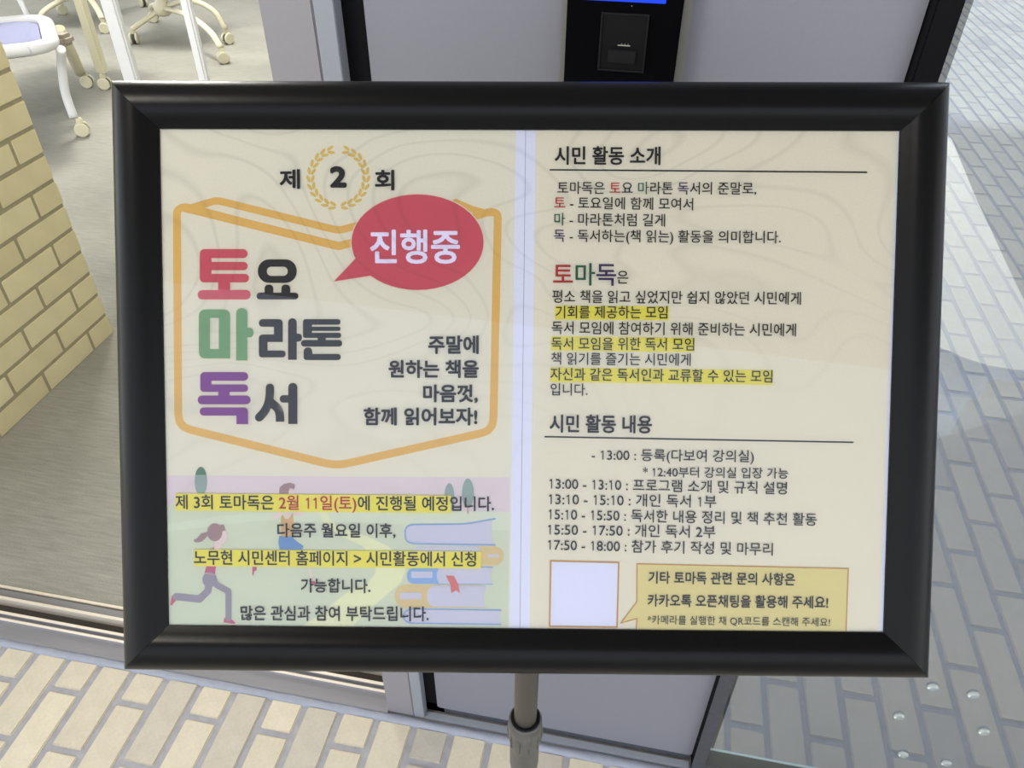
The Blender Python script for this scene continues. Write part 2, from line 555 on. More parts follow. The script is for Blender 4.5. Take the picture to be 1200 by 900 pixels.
# sealant bead between sill and paving
pts = [(0.7155 + 0.0115 * math.cos(a), -0.008 + 0.013 * math.sin(a)) for a in [math.pi * i / 8 for i in range(9)]]
V, F = [], []
xs = [-3.2 + i * 0.02 for i in range(0, 411)]
for i, x in enumerate(xs):
    w = random.uniform(0.9, 1.1)
    for (y, z) in pts:
        V.append((x, 0.7115 + (y - 0.7155) * w, -0.008 + (z + 0.008) * (0.92 + 0.12 * random.random())))
n = len(pts)
for i in range(len(xs) - 1):
    for k in range(n - 1):
        F.append((i * n + k, i * n + k + 1, (i + 1) * n + k + 1, (i + 1) * n + k))
bead = mesh('trim_2', V, F, M_BEAD, smooth=True)
tag(bead, 'pale bluish sealant bead between the brick paving and the door frame', None, None, 'structure')

# door post
post = box('trim_3', -0.3805, -0.3275, 0.7225, 0.836, 0.0, 2.78, M_POST, bevel=0.0012)
tag(post, 'grey painted door post beside the open doorway', None, None, 'structure')
box('post_cover_strip', -0.3268, -0.3062, 0.7225, 0.80, 0.0, 2.78, M_POST2, post, bevel=0.0008)
box('post_foot', -0.3062, 0.2035, 0.7225, 0.7365, -0.01, 0.0045, M_POST2, post, bevel=0.001)

# grey door leaf with rounded lower corner and black surround
def rrect(x0, x1, z0, z1, r, n=5):
    out = []
    for cx, cz, a0 in ((x0 + r, z0 + r, 180), (x1 - r, z0 + r, 270), (x1 - r, z1 - r, 0), (x0 + r, z1 - r, 90)):
        for i in range(n + 1):
            a = math.radians(a0 + 90 * i / n)
            out.append((cx + r * math.cos(a), cz + r * math.sin(a)))
    return out
door = prism('door_1', rrect(-0.2835, 0.205, 0.020, 2.70, 0.006), 0.7395, 0.775, M_PANEL, axis='y')
tag(door, 'plain grey door leaf in a black surround behind the sign', None, None, 'structure')
box('door_gasket', -0.3062, -0.27, 0.7405, 0.78, 0.004, 2.78, M_GASKET, door)
box('door_gasket', -0.3062, 0.203, 0.7405, 0.78, 0.004, 0.03, M_GASKET2, door)
box('door_edge_stile', 0.2062, 0.2275, 0.7225, 0.79, 0.003, 2.78, M_GASKET, door, bevel=0.0015)
box('door_edge_strip', 0.2062, 0.2282, 0.7215, 0.7225, 0.004, 0.34, M_GASKET2, door)

# reflective glass screen right of the door
glass = box('window_1', 0.2285, 3.2, 0.7330, 0.7331, 0.074, 2.78, M_GLASS)
tag(glass, 'tinted reflective glass screen right of the grey door, mirroring the paving', None, None, 'structure')
box('glass_edge', 0.2285, 3.2, 0.7325, 0.7405, 0.066, 0.074, mat('greenish_glass_edge', (136, 152, 152), 0.3), glass)
box('glass_foot_rail', 0.2285, 3.2, 0.7355, 0.80, 0.004, 0.066, mat('dark_olive_rail', (70, 72, 66), 0.3), glass)
box('glass_side_strip', 0.2288, 0.2360, 0.7322, 0.7324, 0.074, 2.78, M_STRIP, glass)
for x, z in ((0.511, 0.374), (0.569, 0.372), (0.491, 0.281), (0.617, 0.280), (0.531, 0.171), (0.599, 0.169)):
    v, f = [], []
    seg = 16
    profd = [(0.0086, 0.0), (0.0084, 0.0022), (0.0066, 0.0044), (0.0050, 0.0050), (0.0040, 0.0042), (0.001, 0.0034)]
    for r, d in profd:
        for i in range(seg):
            a = 2 * math.pi * i / seg
            v.append((x + r * math.cos(a), 0.7329 - d, z + r * math.sin(a)))
    for j in range(len(profd) - 1):
        for i in range(seg):
            k = (i + 1) % seg
            f.append((j * seg + i, j * seg + k, (j + 1) * seg + k, (j + 1) * seg + i))
    f += [tuple(range(seg)), tuple((len(profd) - 1) * seg + i for i in range(seg))]
    mesh('clear_bump', v, f, M_DOME, glass, smooth=True)

# ------------------------------------------------------------------ poster sign stand
PC = Vector((-0.055354, 0.334544, 1.180100))
SW = Vector((0.9838917, 0.1786040, 0.0075931))
SU = Vector((-0.1096589, 0.5694531, 0.8146767))
SN = Vector((0.1411806, -0.8023863, 0.5798657))

MB = Matrix(((SW.x, SU.x, SN.x, PC.x), (SW.y, SU.y, SN.y, PC.y), (SW.z, SU.z, SN.z, PC.z), (0, 0, 0, 1)))
BASE = Vector((-0.055, 0.372, 0.0))
sign = root('poster_stand', BASE, 'black landscape snap frame sign on a brown-grey pole, holding the cream Korean poster', 'sign stand')
ML = Matrix.Translation(-BASE) @ MB
def bpart(name, v, f, m, smooth=False):
    return mesh(name, [ML @ Vector(p) for p in v], f, m, sign, smooth=smooth)
OW, OH, IW, IH = 0.2312, 0.1670, 0.2048, 0.1406
rprof = [(0.0, -0.016), (0.0, 0.0005), (0.04, 0.0022), (0.13, 0.0050), (0.25, 0.0072), (0.40, 0.0086), (0.55, 0.0090), (0.66, 0.0084),
         (0.76, 0.0068), (0.85, 0.0047), (0.93, 0.0030), (1.0, 0.0016), (1.0, -0.0008), (0.75, -0.0030), (0.75, -0.016)]
def rail(corner_a, corner_b, inner_a, inner_b):
    v, f = [], []
    for (co, ci) in ((corner_a, inner_a), (corner_b, inner_b)):
        for t, h in rprof:
            v.append((co[0] + (ci[0] - co[0]) * t, co[1] + (ci[1] - co[1]) * t, h))
    n = len(rprof)
    for i in range(n):
        k = (i + 1) % n
        f.append((i, k, n + k, n + i))
    f += [tuple(range(n)), tuple(range(2 * n - 1, n - 1, -1))]
    o = bpart('frame_rail', v, f, M_BLACKF)
    for p in o.data.polygons: p.use_smooth = len(p.vertices) == 4
    try:
        o.data.set_sharp_from_angle(angle=math.radians(40))
    except Exception:
        pass
g = 0.00012
oc = [(-OW, OH), (OW, OH), (OW, -OH), (-OW, -OH)]
ic = [(-IW, IH), (IW, IH), (IW, -IH), (-IW, -IH)]
for i in range(4):
    j = (i + 1) % 4
    a, b, c, d = Vector(oc[i]), Vector(oc[j]), Vector(ic[i]), Vector(ic[j])
    u = (b - a).normalized() * g
    rail(a + u, b - u, c + u, d - u)
v, f = box_vf(-OW + 0.003, OW - 0.003, -OH + 0.003, OH - 0.003, -0.016, -0.0035)
bpart('back_board', v, f, mat('dark_grey_back_board', (52, 52, 54), 0.6))
v, f = box_vf(-0.2105, 0.2105, -0.1465, 0.1465, 0.0009, 0.00095)
bpart('clear_cover', [(-0.209, -0.145, .0011), (0.209, -0.145, .0011), (0.209, 0.145, .0011), (-0.209, 0.145, .0011)], [(0, 1, 2, 3)], M_COVER)
# bracket, pole, clamp collar, lower tube, base plate
v, f = box_vf(-0.03, 0.03, -0.035, 0.035, -0.024, -0.016)
bpart('bracket_plate', v, f, M_BLACK)
top = ML @ Vector((0, -0.0, -0.024))
lathe('pole', [(0.0104, 0.70), (0.0108, 0.705), (0.0108, 1.145), (0.009, 1.155)], M_POLE, sign, seg=40)
tube('bracket_arm', [(0, 0, 1.142), (top.x * .5, top.y * .5, (1.142 + top.z) / 2), (top.x, top.y, top.z)], 0.009, M_BLACK, sign)
cz = 0.742
cl = []
col = lathe('clamp_collar', [(0.0105, cz - 0.10), (0.0135, cz - 0.10), (0.0146, cz - 0.085), (0.0146, cz - 0.045), (0.0160, cz - 0.035), (0.0166, cz - 0.012),
                             (0.0160, cz - 0.002), (0.0148, cz), (0.0128, cz)], M_COLLAR, sign, seg=40)
lathe('collar_ring', [(0.0108, cz - 0.02), (0.0140, cz - 0.02), (0.0140, cz + 0.0012), (0.0110, cz + 0.0012)], M_BLACK, col, seg=40)
for i in range(10):
    a = math.radians(36 * i + 8)
    x, y = 0.0158 * math.cos(a), 0.0158 * math.sin(a)
    v, f = tube_vf([(x, y, cz - 0.040), (x * 1.03, y * 1.03, cz - 0.024), (x, y, cz - 0.010)], [0.0008, 0.0016, 0.0008], 8)
    mesh('grip_rib', v, f, M_COLLAR, col, smooth=True)
lathe('lower_pole', [(0.0128, 0.012), (0.0128, cz - 0.09)], M_POLE, sign, seg=36)
lathe('base_plate', [(0.02, 0.016), (0.135, 0.010), (0.140, 0.006), (0.140, 0.0006)], M_BLACKF, sign, seg=64)

# ---- the two printed sheets inside the frame
TOPE, BOTE = 0.1445, -0.1445
def seam(y, a=(-1.2, 146.5), b=(-2.7, -145.1)):
    t = (y * 1000 - a[1]) / (b[1] - a[1])
    return (a[0] + (b[0] - a[0]) * t) / 1000
def sheet(label, quad):
    me_o = mesh('poster_sheet', [(x, y, 0.0) for x, y in quad] + [(x, y, -0.0003) for x, y in quad],
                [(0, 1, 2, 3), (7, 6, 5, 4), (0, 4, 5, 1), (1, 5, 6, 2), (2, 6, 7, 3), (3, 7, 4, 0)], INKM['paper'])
    me_o.matrix_world = MB
    return tag(me_o, label, 'poster', None)
LEFT = sheet('left poster sheet with big rounded Korean title, red speech bubble and runner drawing',
             [(-0.2095, BOTE), (seam(BOTE), BOTE), (seam(TOPE), TOPE), (-0.2095, TOPE)])
RIGHT = sheet('right poster sheet of small Korean text with yellow highlights and timetable',
              [(seam(BOTE) + .0002, BOTE), (0.2085, BOTE), (0.2085, TOPE), (seam(TOPE) + .0002, TOPE)])
PAGE = {'l': LEFT, 'r': RIGHT}
LAY = 0.00012
def print_shape(page, name, colour, layer, polys):
    V, F = [], []
    for p in polys:
        k = len(V)
        q = [(x / 1000, y / 1000, LAY * layer + len(F) * 1.1e-4 / max(len(polys), 12)) for x, y in p]
        V += q
        F.append(tuple(range(k, k + len(q))))
    me = bpy.data.meshes.new(name)
    me.from_pydata(V, [], F)
    bm = bmesh.new(); bm.from_mesh(me)
    bm.normal_update()
    for fc in bm.faces:
        if fc.normal.z < 0: fc.normal_flip()
    bmesh.ops.triangulate(bm, faces=[fc for fc in bm.faces if len(fc.verts) > 4])
    bm.to_mesh(me); bm.free()
    o = bpy.data.objects.new(name, me)
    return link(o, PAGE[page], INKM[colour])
print_shape('l', 'cream_print_field', 'cream', 0.5, [[(-209.4, -144.4), (-8.5, -144.4), (-6.7, 144.4), (-209.4, 144.4)]])
print_shape('r', 'cream_print_field', 'cream2', 0.5, [[(3.0, -144.4), (202.6, -144.4), (203.9, 144.4), (4.5, 144.4)]])

# artwork of the sheets: drawn in image pixel coordinates, PX_TO_MM is the homography from image pixels to millimetres on the sheet
PX_TO_MM = [[0.47215936, 0.00319873, -292.48268], [0.0030084141, -0.47291002, 210.75766], [1.2096045e-05, -5.9235344e-05, 1.0]]
def mm(p):
    a,b,c=[r[0]*p[0]+r[1]*p[1]+r[2] for r in PX_TO_MM]
    return (a/c,b/c)
S=[]
def poly(page,name,col,lay,*ps): S.append((page,name,col,lay,[[mm(p) for p in q] for q in ps]))
def rr(x0,y0,x1,y1,r=(0,0,0,0),n=5):
    # corner radii: tl,tr,br,bl
    if not isinstance(r,tuple): r=(r,)*4
    out=[]
    m=min(x1-x0,y1-y0)/2
    for (cx,cy,sx,sy,a0),q in zip([(x0,y0,1,1,180),(x1,y0,-1,1,270),(x1,y1,-1,-1,0),(x0,y1,1,-1,90)],r):
        q=min(q,m)
        if q<=0: out.append((cx,cy));continue
        for i in range(n+1):
            a=math.radians(a0+90*i/n);out.append((cx+sx*q+q*math.cos(a),cy+sy*q+q*math.sin(a)))
    return out
def el(cx,cy,rx,ry,n=24,rot=0):
    c,s=math.cos(rot),math.sin(rot)
    return [(cx+rx*math.cos(a)*c-ry*math.sin(a)*s,cy+rx*math.cos(a)*s+ry*math.sin(a)*c) for a in [2*math.pi*i/n for i in range(n)]]
def stroke(pts,w,cap=True,n=6):
    """polyline -> list of quads + round joins"""
    out=[]
    for a,b in zip(pts,pts[1:]):
        dx,dy=b[0]-a[0],b[1]-a[1];L=math.hypot(dx,dy) or 1;nx,ny=-dy/L*w/2,dx/L*w/2
        out.append([(a[0]+nx,a[1]+ny),(b[0]+nx,b[1]+ny),(b[0]-nx,b[1]-ny),(a[0]-nx,a[1]-ny)])
    js=pts if cap else pts[1:-1]
    for i,p in enumerate(pts):
        inner=0<i<len(pts)-1
        if not inner and not cap: continue
        if inner:
            a1=math.atan2(p[1]-pts[i-1][1],p[0]-pts[i-1][0]);a2=math.atan2(pts[i+1][1]-p[1],pts[i+1][0]-p[0])
            if abs((a2-a1+math.pi)%(2*math.pi)-math.pi)<0.14: continue
        out.append(el(p[0],p[1],w/2,w/2,12))
    return out
def rnd(pts,r=8,n=3):
    """round the corners of an open polyline"""
    out=[pts[0]]
    for a,b,c in zip(pts,pts[1:],pts[2:]):
        la=math.hypot(a[0]-b[0],a[1]-b[1]);lc=math.hypot(c[0]-b[0],c[1]-b[1]);q=min(r,la/2,lc/2)
        p=(b[0]+(a[0]-b[0])*q/la,b[1]+(a[1]-b[1])*q/la);s=(b[0]+(c[0]-b[0])*q/lc,b[1]+(c[1]-b[1])*q/lc)
        for i in range(n+1):
            u=i/n;out.append(((1-u)**2*p[0]+2*u*(1-u)*b[0]+u*u*s[0],(1-u)**2*p[1]+2*u*(1-u)*b[1]+u*u*s[1]))
    return out+[pts[-1]]
def ring(ox0,oy0,ox1,oy1,r,ix0,iy0,ix1,iy1,ir):
    o=rr(ox0,oy0,ox1,oy1,r if isinstance(r,tuple) else (r,)*4,6);i=rr(ix0,iy0,ix1,iy1,(ir,)*4 if ir else (0.1,)*4,6)
    k=len(o);assert len(o)==len(i),(len(o),len(i))
    return [[o[j],o[(j+1)%k],i[(j+1)%k],i[j]] for j in range(k)]
def cr(ps,ox=180,oy=280,k=5): return [[(ox+x/k,oy+y/k) for x,y in p] for p in ps]
R=60
W_=28
letters={
'to':('red',cr([rr(272,60,552,113,(60,27,27,0)),rr(275,135,552,184,(0,24,24,0)),rr(272,205,560,255,(0,25,25,50)),rr(272,100,341,215,(0,0,0,0)),rr(380,250,450,305),rr(260,300,570,355,27)])),
'yo':('ink',cr(ring(612,120,840,258,66,665,163,787,217,26)+[rr(652,268,703,320,(22,22,0,0)),rr(750,268,802,320,(22,22,0,0)),rr(605,315,850,355,20)])),
'ma':('leaf',cr(ring(267,413,450,700,(36,36,2,36),332,463,384,645,2)+[rr(485,405,551,712,(32,32,0,0)),rr(540,520,587,577,(0,28,28,0))])),
'ra':('ink',cr([rr(618,470,758,515,(22,26,0,22)),rr(706,490,758,604),rr(618,560,758,604,(30,0,0,0)),rr(618,580,669,680),rr(618,654,775,694,(0,20,20,30)),rr(789,465,840,708,(25,25,0,0)),rr(830,555,871,601,(0,22,22,0))])),
'ton':('ink',cr([rr(876,470,1096,503,(24,16,16,0)),rr(876,514,1096,539,(0,12,12,0)),rr(876,550,1100,580,(0,15,15,20)),rr(876,490,929,560),rr(962,575,1010,600),rr(865,592,1106,631,19),rr(880,635,931,700,(25,25,0,0)),rr(880,674,1098,710,(0,18,18,30))])),
'dok':('violet',cr([rr(275,80,555,131,(36,25,25,0)),rr(275,100,341,180),rr(275,152,555,196,(0,22,22,36)),rr(380,190,447,225),rr(260,217,570,269,26),rr(272,287,555,335,(24,40,0,24)),rr(487,310,555,385)],180,420)),
'seo':('ink',cr(stroke(rnd([(683,172),(683,215),(672,275),(645,320),(620,345)],30,5),50)+[rr(740,215,800,259,(22,0,0,22)),rr(790,143,844,384,(27,27,0,0))]+stroke(rnd([(695,262),(735,298),(742,335),(742,344)],25,5),50)+[rr(717,335,767,370)],180,420)),
}
def grow(ps,d):
    out=[]
    for p in ps:
        # each piece redrawn with a round outline d px wider
        out.append(p);out+=stroke(p+[p[0]],2*d,False)
    return out
for k,(c,ps) in letters.items():
    poly('l','title_letter',c,3,*ps)
# light print border round the title letters
for k,(c,ps) in letters.items(): poly('l','title_letter_edge','halo',2,*[q for p in ps for q in stroke(p+[p[0]],2.0,False)])
# book outline
bo=rnd([(227,242.5),(207.6,244.5),(208.5,500),(219,505.5),(394,545.5),(572,505.5),(580.6,488),(583,253),(578,248),(567,250.4),(560,253)],14)
bo=rnd([(300,264.2),(216,242.2),(207.4,246),(209,500),(394,546),(578,504.5),(583.5,249),(571,248.5),(556,253.5)],14)
poly('l','book_outline','ochre',1,*stroke(bo,9.2),*stroke([(216,243.5),(397,288.5),(418,283)],9.6),*stroke(rnd([(225,243.5),(254,234.8),(397,270.3),(420,264)],6),8.6),*stroke([(534,236.5),(553,245),(568,249)],7))
# laurel
lv=[]
for side in (-1,1):
    for i in range(11):
        a=math.radians(12+i*15.2)
        for dr,da in ((2.4,.36),(-2.6,-.36)):
            r=33+dr;x=396.6+side*math.sin(a)*r*.99;y=208.5+math.cos(a)*r*1.02
            th=math.atan2(-math.sin(a),side*math.cos(a))
            lv.append(el(x,y,4.6,1.9,10,th+side*da*(1)))
poly('l','laurel_wreath','gold',1,*lv)
# bubble
poly('l','speech_bubble_edge','halo',4,el(489.5,284,78.6,57.2,48),[(415.5,302),(389,331),(438,325.5)])
poly('l','speech_bubble','red',5,el(489.5,284,77.3,56,48),[(417,303),(391.4,330),(436,323)])
# picture
poly('l','picture_sky','lilac',1,[(186,557),(597.4,559.6),(597,606),(186,600)])
poly('l','picture_field','sage',1.3,[(186,592),(230,590),(420,600),(597.2,604),(595.5,742),(186,742)])
poly('l','picture_hill','sage2',1.6,[(186,616),(260,604),(400,596),(597.2,600),(596.8,622),(430,612),(300,610),(186,624)])
poly('l','picture_path','path',1.9,[(374,600),(384,600),(386,608),(400,618),(430,628),(455,640),(471,655),(476,668),(470,682),(452,698),(430,716),(412,735),(352,735),(378,718),(406,694),(430,684),(440,672),(440,655),(425,640),(400,628),(382,616)])
def tree(cx,y0,y1,rx,c): 
    h=(y1-y0)
    return rr(cx-rx,y0,cx+rx,y1,(rx*1.0,rx*1.0,rx*.6,rx*.6))
poly('l','picture_tree','tree',2.2,el(235.6,564,7.3,17,20))
poly('l','picture_tree_top','treetop',3,[p for p in el(235.6,564,7.3,17,40) if p[1]<=557.8])
poly('l','picture_tree','tree',2.2,el(526.6,583,6,17,20),el(548.4,578,7,17.5,20))
poly('l','tree_trunk','skin2',3,[(547,592),(549.4,592),(549.2,602),(547.2,602)])
# running woman
poly('l','runner_legs','greyviolet',3,*stroke([(246,676),(244,692),(234,702),(207,699)],8.5),*stroke([(247,676),(255,686),(268,693),(268,724)],7),el(246,679,8.5,9))
poly('l','runner_top','pink',3,[(247,644),(252,638.6),(256,644),(254,660),(252,674),(240,671),(243,660)])
poly('l','runner_band','skin2',4,*stroke([(240.5,671),(252.4,673.4)],1.2))
poly('l','runner_skin','skin',3,*stroke([(248,645),(252,639),(255.4,645)],1.6),el(259.5,628,7.4,9),[(253,634),(262,634),(257,644),(251,643)],*stroke([(254,648),(266,655),(278,654)],3))
poly('l','runner_hair','hair',4,el(252,623.5,9,10.5,20),[(248,618),(262,614),(264.5,621),(256,625),(252,634),(246,628)],[(244,623),(236,625),(231,631),(227,632.5),(229,635.5),(236,635),(241,631),(244,627)])
poly('l','runner_shoe','pink',3,[(201.5,698),(206,697),(207,703),(202,709),(200,709)])
poly('l','runner_shoe','pink',3,[(263,724),(268,723),(276,729),(275,731),(262,729)])
# running man
poly('l','runner_hair','hair',3,[(327.4,578.5),(327.8,571),(333,567),(340,565.6),(346,568),(345,573),(339.6,572),(338,578.5)])
poly('l','runner_top','orange',3,[(330,600),(334,608),(339,608),(343.6,600),(344,614),(344,629),(330,629),(329.4,612)])
poly('l','runner_arm','skin',3,*stroke([(329,602),(322,606)],5))
poly('l','runner_arm','skin',3,*stroke([(346,602),(356,602)],4))
poly('l','runner_leg','skin',3,*stroke([(363,664),(366,682)],3))
poly('l','runner_skin','skin',3,[(334,600),(341,600),(338,608),(335,607)],[(339,574),(344.5,574),(345.6,577),(343.6,580),(338,580)])
poly('l','runner_shorts','blue',3,[(327.4,628),(342,628.6),(346,633),(356,640),(354,644),(328,643.5),(326.4,636)])
poly('l','runner_shoe','pink',4,[(362,680),(369,681),(371,684),(366,686)])
poly('l','runner_shoe','pink',4,[(296,664),(301,664),(301,668),(298,669),(297.4,674),(296,674)])
# books on the picture
poly('l','picture_book','blueline',3,*stroke(rnd([(580,607.8),(545,614),(480,614.6),(474.6,620),(475.5,634),(484,637),(580,638.4)],9),1.8))
poly('l','book_pages','pagegrey',2.5,rr(475,615,576,637.5,(10,0,0,10)),[(540,614.6),(577,609),(574,624),(579,637.5),(540,637)])
poly('l','picture_book','peach',2,rr(553,640,590.5,662.6,(0,11,11,0)))
poly('l','book_pages','pagegrey',2.8,rr(486,640.5,563,662,(4,4,4,4)),[(572,649.6),(584.6,649.6),(584.6,653),(572,653)])
poly('l','picture_book','sky',3,rr(477,665.6,514,684,(8,0,0,8)),rr(514,664,578,665.2),rr(512,683.6,578,685))
poly('l','book_pages','pagegrey',4,rr(512,665.4,573,683.6,(7,0,0,7)),[(562,665),(577,665),(574,674),(577,684),(562,684)],rr(482,669.4,507,677,1))
poly('l','picture_book','peach',2,rr(462.6,684.6,506,712,(13,0,0,13)),rr(500,684.8,566,686),rr(500,710.6,568,711.8))
poly('l','book_pages','pagegrey',3,rr(500.6,687,566,710.6,(9,0,0,9)),[(550,687),(570,687),(566.4,698),(567.4,711),(550,711)],rr(468.6,694,494,702,1))
poly('l','book_ribbon','coral',5,[(522.4,674),(532,674.4),(537,684),(539,694.6),(534.6,691.6),(529,694.6),(527.6,684)])
poly('l','picture_book','blueline',3,*stroke(rnd([(587,714.8),(480,713.4),(473,718),(473,726),(480,730),(587,731.4)],8),1.6))
poly('l','book_pages','pagegrey',2.5,rr(473,714,586,731))
# highlights
poly('l','highlight_band','yellow',6,[(206.4,577.8),(529,580.4),(528.6,601),(206.4,598)])
poly('l','highlight_band','yellow',6,[(228,643.4),(564,646),(563.4,666),(228,663)])
for q in ([(650.4,358),(784,359.2),(783.6,375.4),(650.4,374.4)],[(645.8,394),(814.4,396),(813.6,412.8),(645.6,410.8)],[(645,430.4),(906.4,433.6),(905.4,451.2),(644.4,447.6)]):
    poly('r','highlight_band','yellow',2,q)
poly('r','rule_line','ink',2,[(644,198.2),(1016,201),(1016,203),(644,200)])
poly('r','rule_line','ink',2,[(638,510.8),(1000,517.4),(1000,519.2),(638,512.6)])
sb=[(746.4,660.6),(993.8,666.2),(991,742),(745,742),(746.4,724.4),(727.4,730),(746.2,705)]
poly('r','speech_box','straw',2,[sb[0],sb[1],sb[2],sb[3]],[sb[4],sb[5],sb[6]])
poly('r','speech_box_edge','rust',3,*stroke([sb[4],sb[5],sb[6],sb[0],sb[1],sb[2]],1.3),*stroke([sb[4],sb[3]],1.3))
qb=[(645.4,657.2),(725,659),(723,734.6),(644,733.6)]
poly('r','picture_box','white',2,qb)
poly('r','picture_box_edge','rust',3,*stroke(qb+[qb[0],qb[1]],1.8))

for s in S:
    print_shape(*s)

TEXTS = [
    ('l', '제', -138.2, 107.7, -126.5, 107.8, 11.1, 4, 'k', ()),
    ('l', '2', -110.2, 108.6, -100.4, 108.6, 11.9, 7, 'k', ()),
    ('l', '회', -84.9, 107.2, -73.9, 107.2, 11.5, 4, 'k', ()),
    ('l', '진행중', -87.7, 66.5, -37.4, 66.8, 19.3, 3, 'w', ()),
    ('l', '주말에', -55.2, 16.3, -26.7, 16.5, 10.6, 4, 'k', ()),
    ('l', '원하는 책을', -77.6, 2.7, -26.6, 3.0, 10.3, 4, 'k', ()),
    ('l', '마음껏,', -58.1, -11.0, -27.1, -10.8, 10.3, 4, 'k', ()),
    ('l', '함께 읽어보자!', -91.8, -24.3, -27.3, -23.9, 10.3, 4, 'k', ()),
    ('l', '제 3회 토마독은 2월 11일(토)에 진행될 예정입니다.', -199.6, -73.1, -17.7, -72.8, 8.6, 2, 'k', ((10, 19, 'r'),)),
    ('l', '다음주 월요일 이후,', -141.5, -88.9, -73.9, -88.6, 8.4, 2, 'k', ()),
    ('l', '노무현 시민센터 홈페이지 > 시민활동에서 신청', -189.6, -105.2, -27.8, -104.8, 8.7, 2, 'k', ()),
    ('l', '가능합니다.', -128.3, -120.8, -88.3, -120.8, 8.4, 2, 'k', ()),
    ('l', '많은 관심과 참여 부탁드립니다.', -163.2, -137.5, -54.9, -136.9, 8.8, 2, 'k', ()),
    ('r', '시민 활동 소개', 15.1, 121.6, 73.6, 121.6, 10.3, 3, 'k', ()),
    ('r', '토마독은 토요 마라톤 독서의 준말로,', 16.7, 105.6, 126.8, 105.6, 7.0, 1.0, 'k', ((5, 6, 'r'), (8, 9, 'g'), (12, 13, 'p'))),
    ('r', '토 - 토요일에 함께 모여서', 15.0, 97.5, 92.1, 96.9, 6.9, 1.0, 'k', ((0, 1, 'r'),)),
    ('r', '마 - 마라톤처럼 길게', 15.1, 88.3, 76.7, 87.9, 7.1, 1.0, 'k', ((0, 1, 'g'),)),
    ('r', '독 - 독서하는(책 읽는) 활동을 의미합니다.', 15.0, 79.3, 141.0, 78.9, 7.0, 1.0, 'k', ((0, 1, 'p'),)),
    ('r', '토마독', 14.7, 55.1, 49.9, 55.1, 12.6, 1.6, 'k', ((0, 1, 'r'), (1, 2, 'g'), (2, 3, 'p'))),
    ('r', '은', 50.4, 56.1, 56.7, 56.1, 7.6, 1.0, 'k', ()),
    ('r', '평소 책을 읽고 싶었지만 쉽지 않았던 시민에게', 14.4, 45.4, 153.0, 45.0, 7.3, 0.95, 'k', ()),
    ('r', '기회를 제공하는 모임', 16.3, 36.8, 78.8, 36.9, 7.2, 1.0, 'k', ()),
    ('r', '독서 모임에 참여하기 위해 준비하는 시민에게', 14.2, 28.0, 150.7, 27.4, 7.3, 0.95, 'k', ()),
    ('r', '독서 모임을 위한 독서 모임', 14.1, 19.2, 94.1, 19.1, 7.2, 1.0, 'k', ()),
    ('r', '책 읽기를 즐기는 시민에게', 14.1, 10.8, 92.3, 10.5, 7.1, 0.95, 'k', ()),
    ('r', '자신과 같은 독서인과 교류할 수 있는 모임', 13.7, 2.0, 138.2, 1.4, 7.2, 1.0, 'k', ()),
    ('r', '입니다.', 13.8, -6.6, 34.7, -6.7, 7.1, 1.0, 'k', ()),
    ('r', '시민 활동 내용', 13.5, -27.6, 71.2, -27.8, 10.4, 3, 'k', ()),
    ('r', '- 13:00 : 등록(다보여 강의실)', 37.3, -43.4, 128.9, -43.7, 7.0, 0.95, 'k', ()),
    ('r', '* 12:40부터 강의실 입장 가능', 66.4, -52.6, 148.4, -52.9, 6.3, 0.95, 'k', ()),
    ('r', '13:00 - 13:10 : 프로그램 소개 및 규칙 설명', 13.6, -60.1, 147.9, -61.9, 7.3, 0.95, 'k', ()),
    ('r', '13:10 - 15:10 : 개인 독서 1부', 13.4, -69.0, 108.3, -69.9, 7.4, 0.95, 'k', ()),
    ('r', '15:10 - 15:50 : 독서한 내용 정리 및 책 추천 활동', 13.3, -77.7, 165.2, -79.7, 7.4, 0.95, 'k', ()),
    ('r', '15:50 - 17:50 : 개인 독서 2부', 13.0, -86.5, 108.1, -87.3, 7.4, 0.95, 'k', ()),
    ('r', '17:50 - 18:00 : 참가 후기 작성 및 마무리', 13.1, -95.3, 140.8, -97.0, 7.4, 0.95, 'k', ()),
    ('r', '기타 토마독 관련 문의 사항은', 70.5, -113.7, 153.8, -114.2, 7.3, 2.2, 'k', ()),
    ('r', '카카오톡 오픈채팅을 활용해 주세요!', 70.3, -127.1, 172.9, -127.4, 7.4, 2.2, 'k', ()),
    ('r', '*카메라를 실행한 채 QR코드를 스캔해 주세요!', 70.4, -137.3, 174.3, -137.8, 5.3, 0.3, 'k', ()),
]

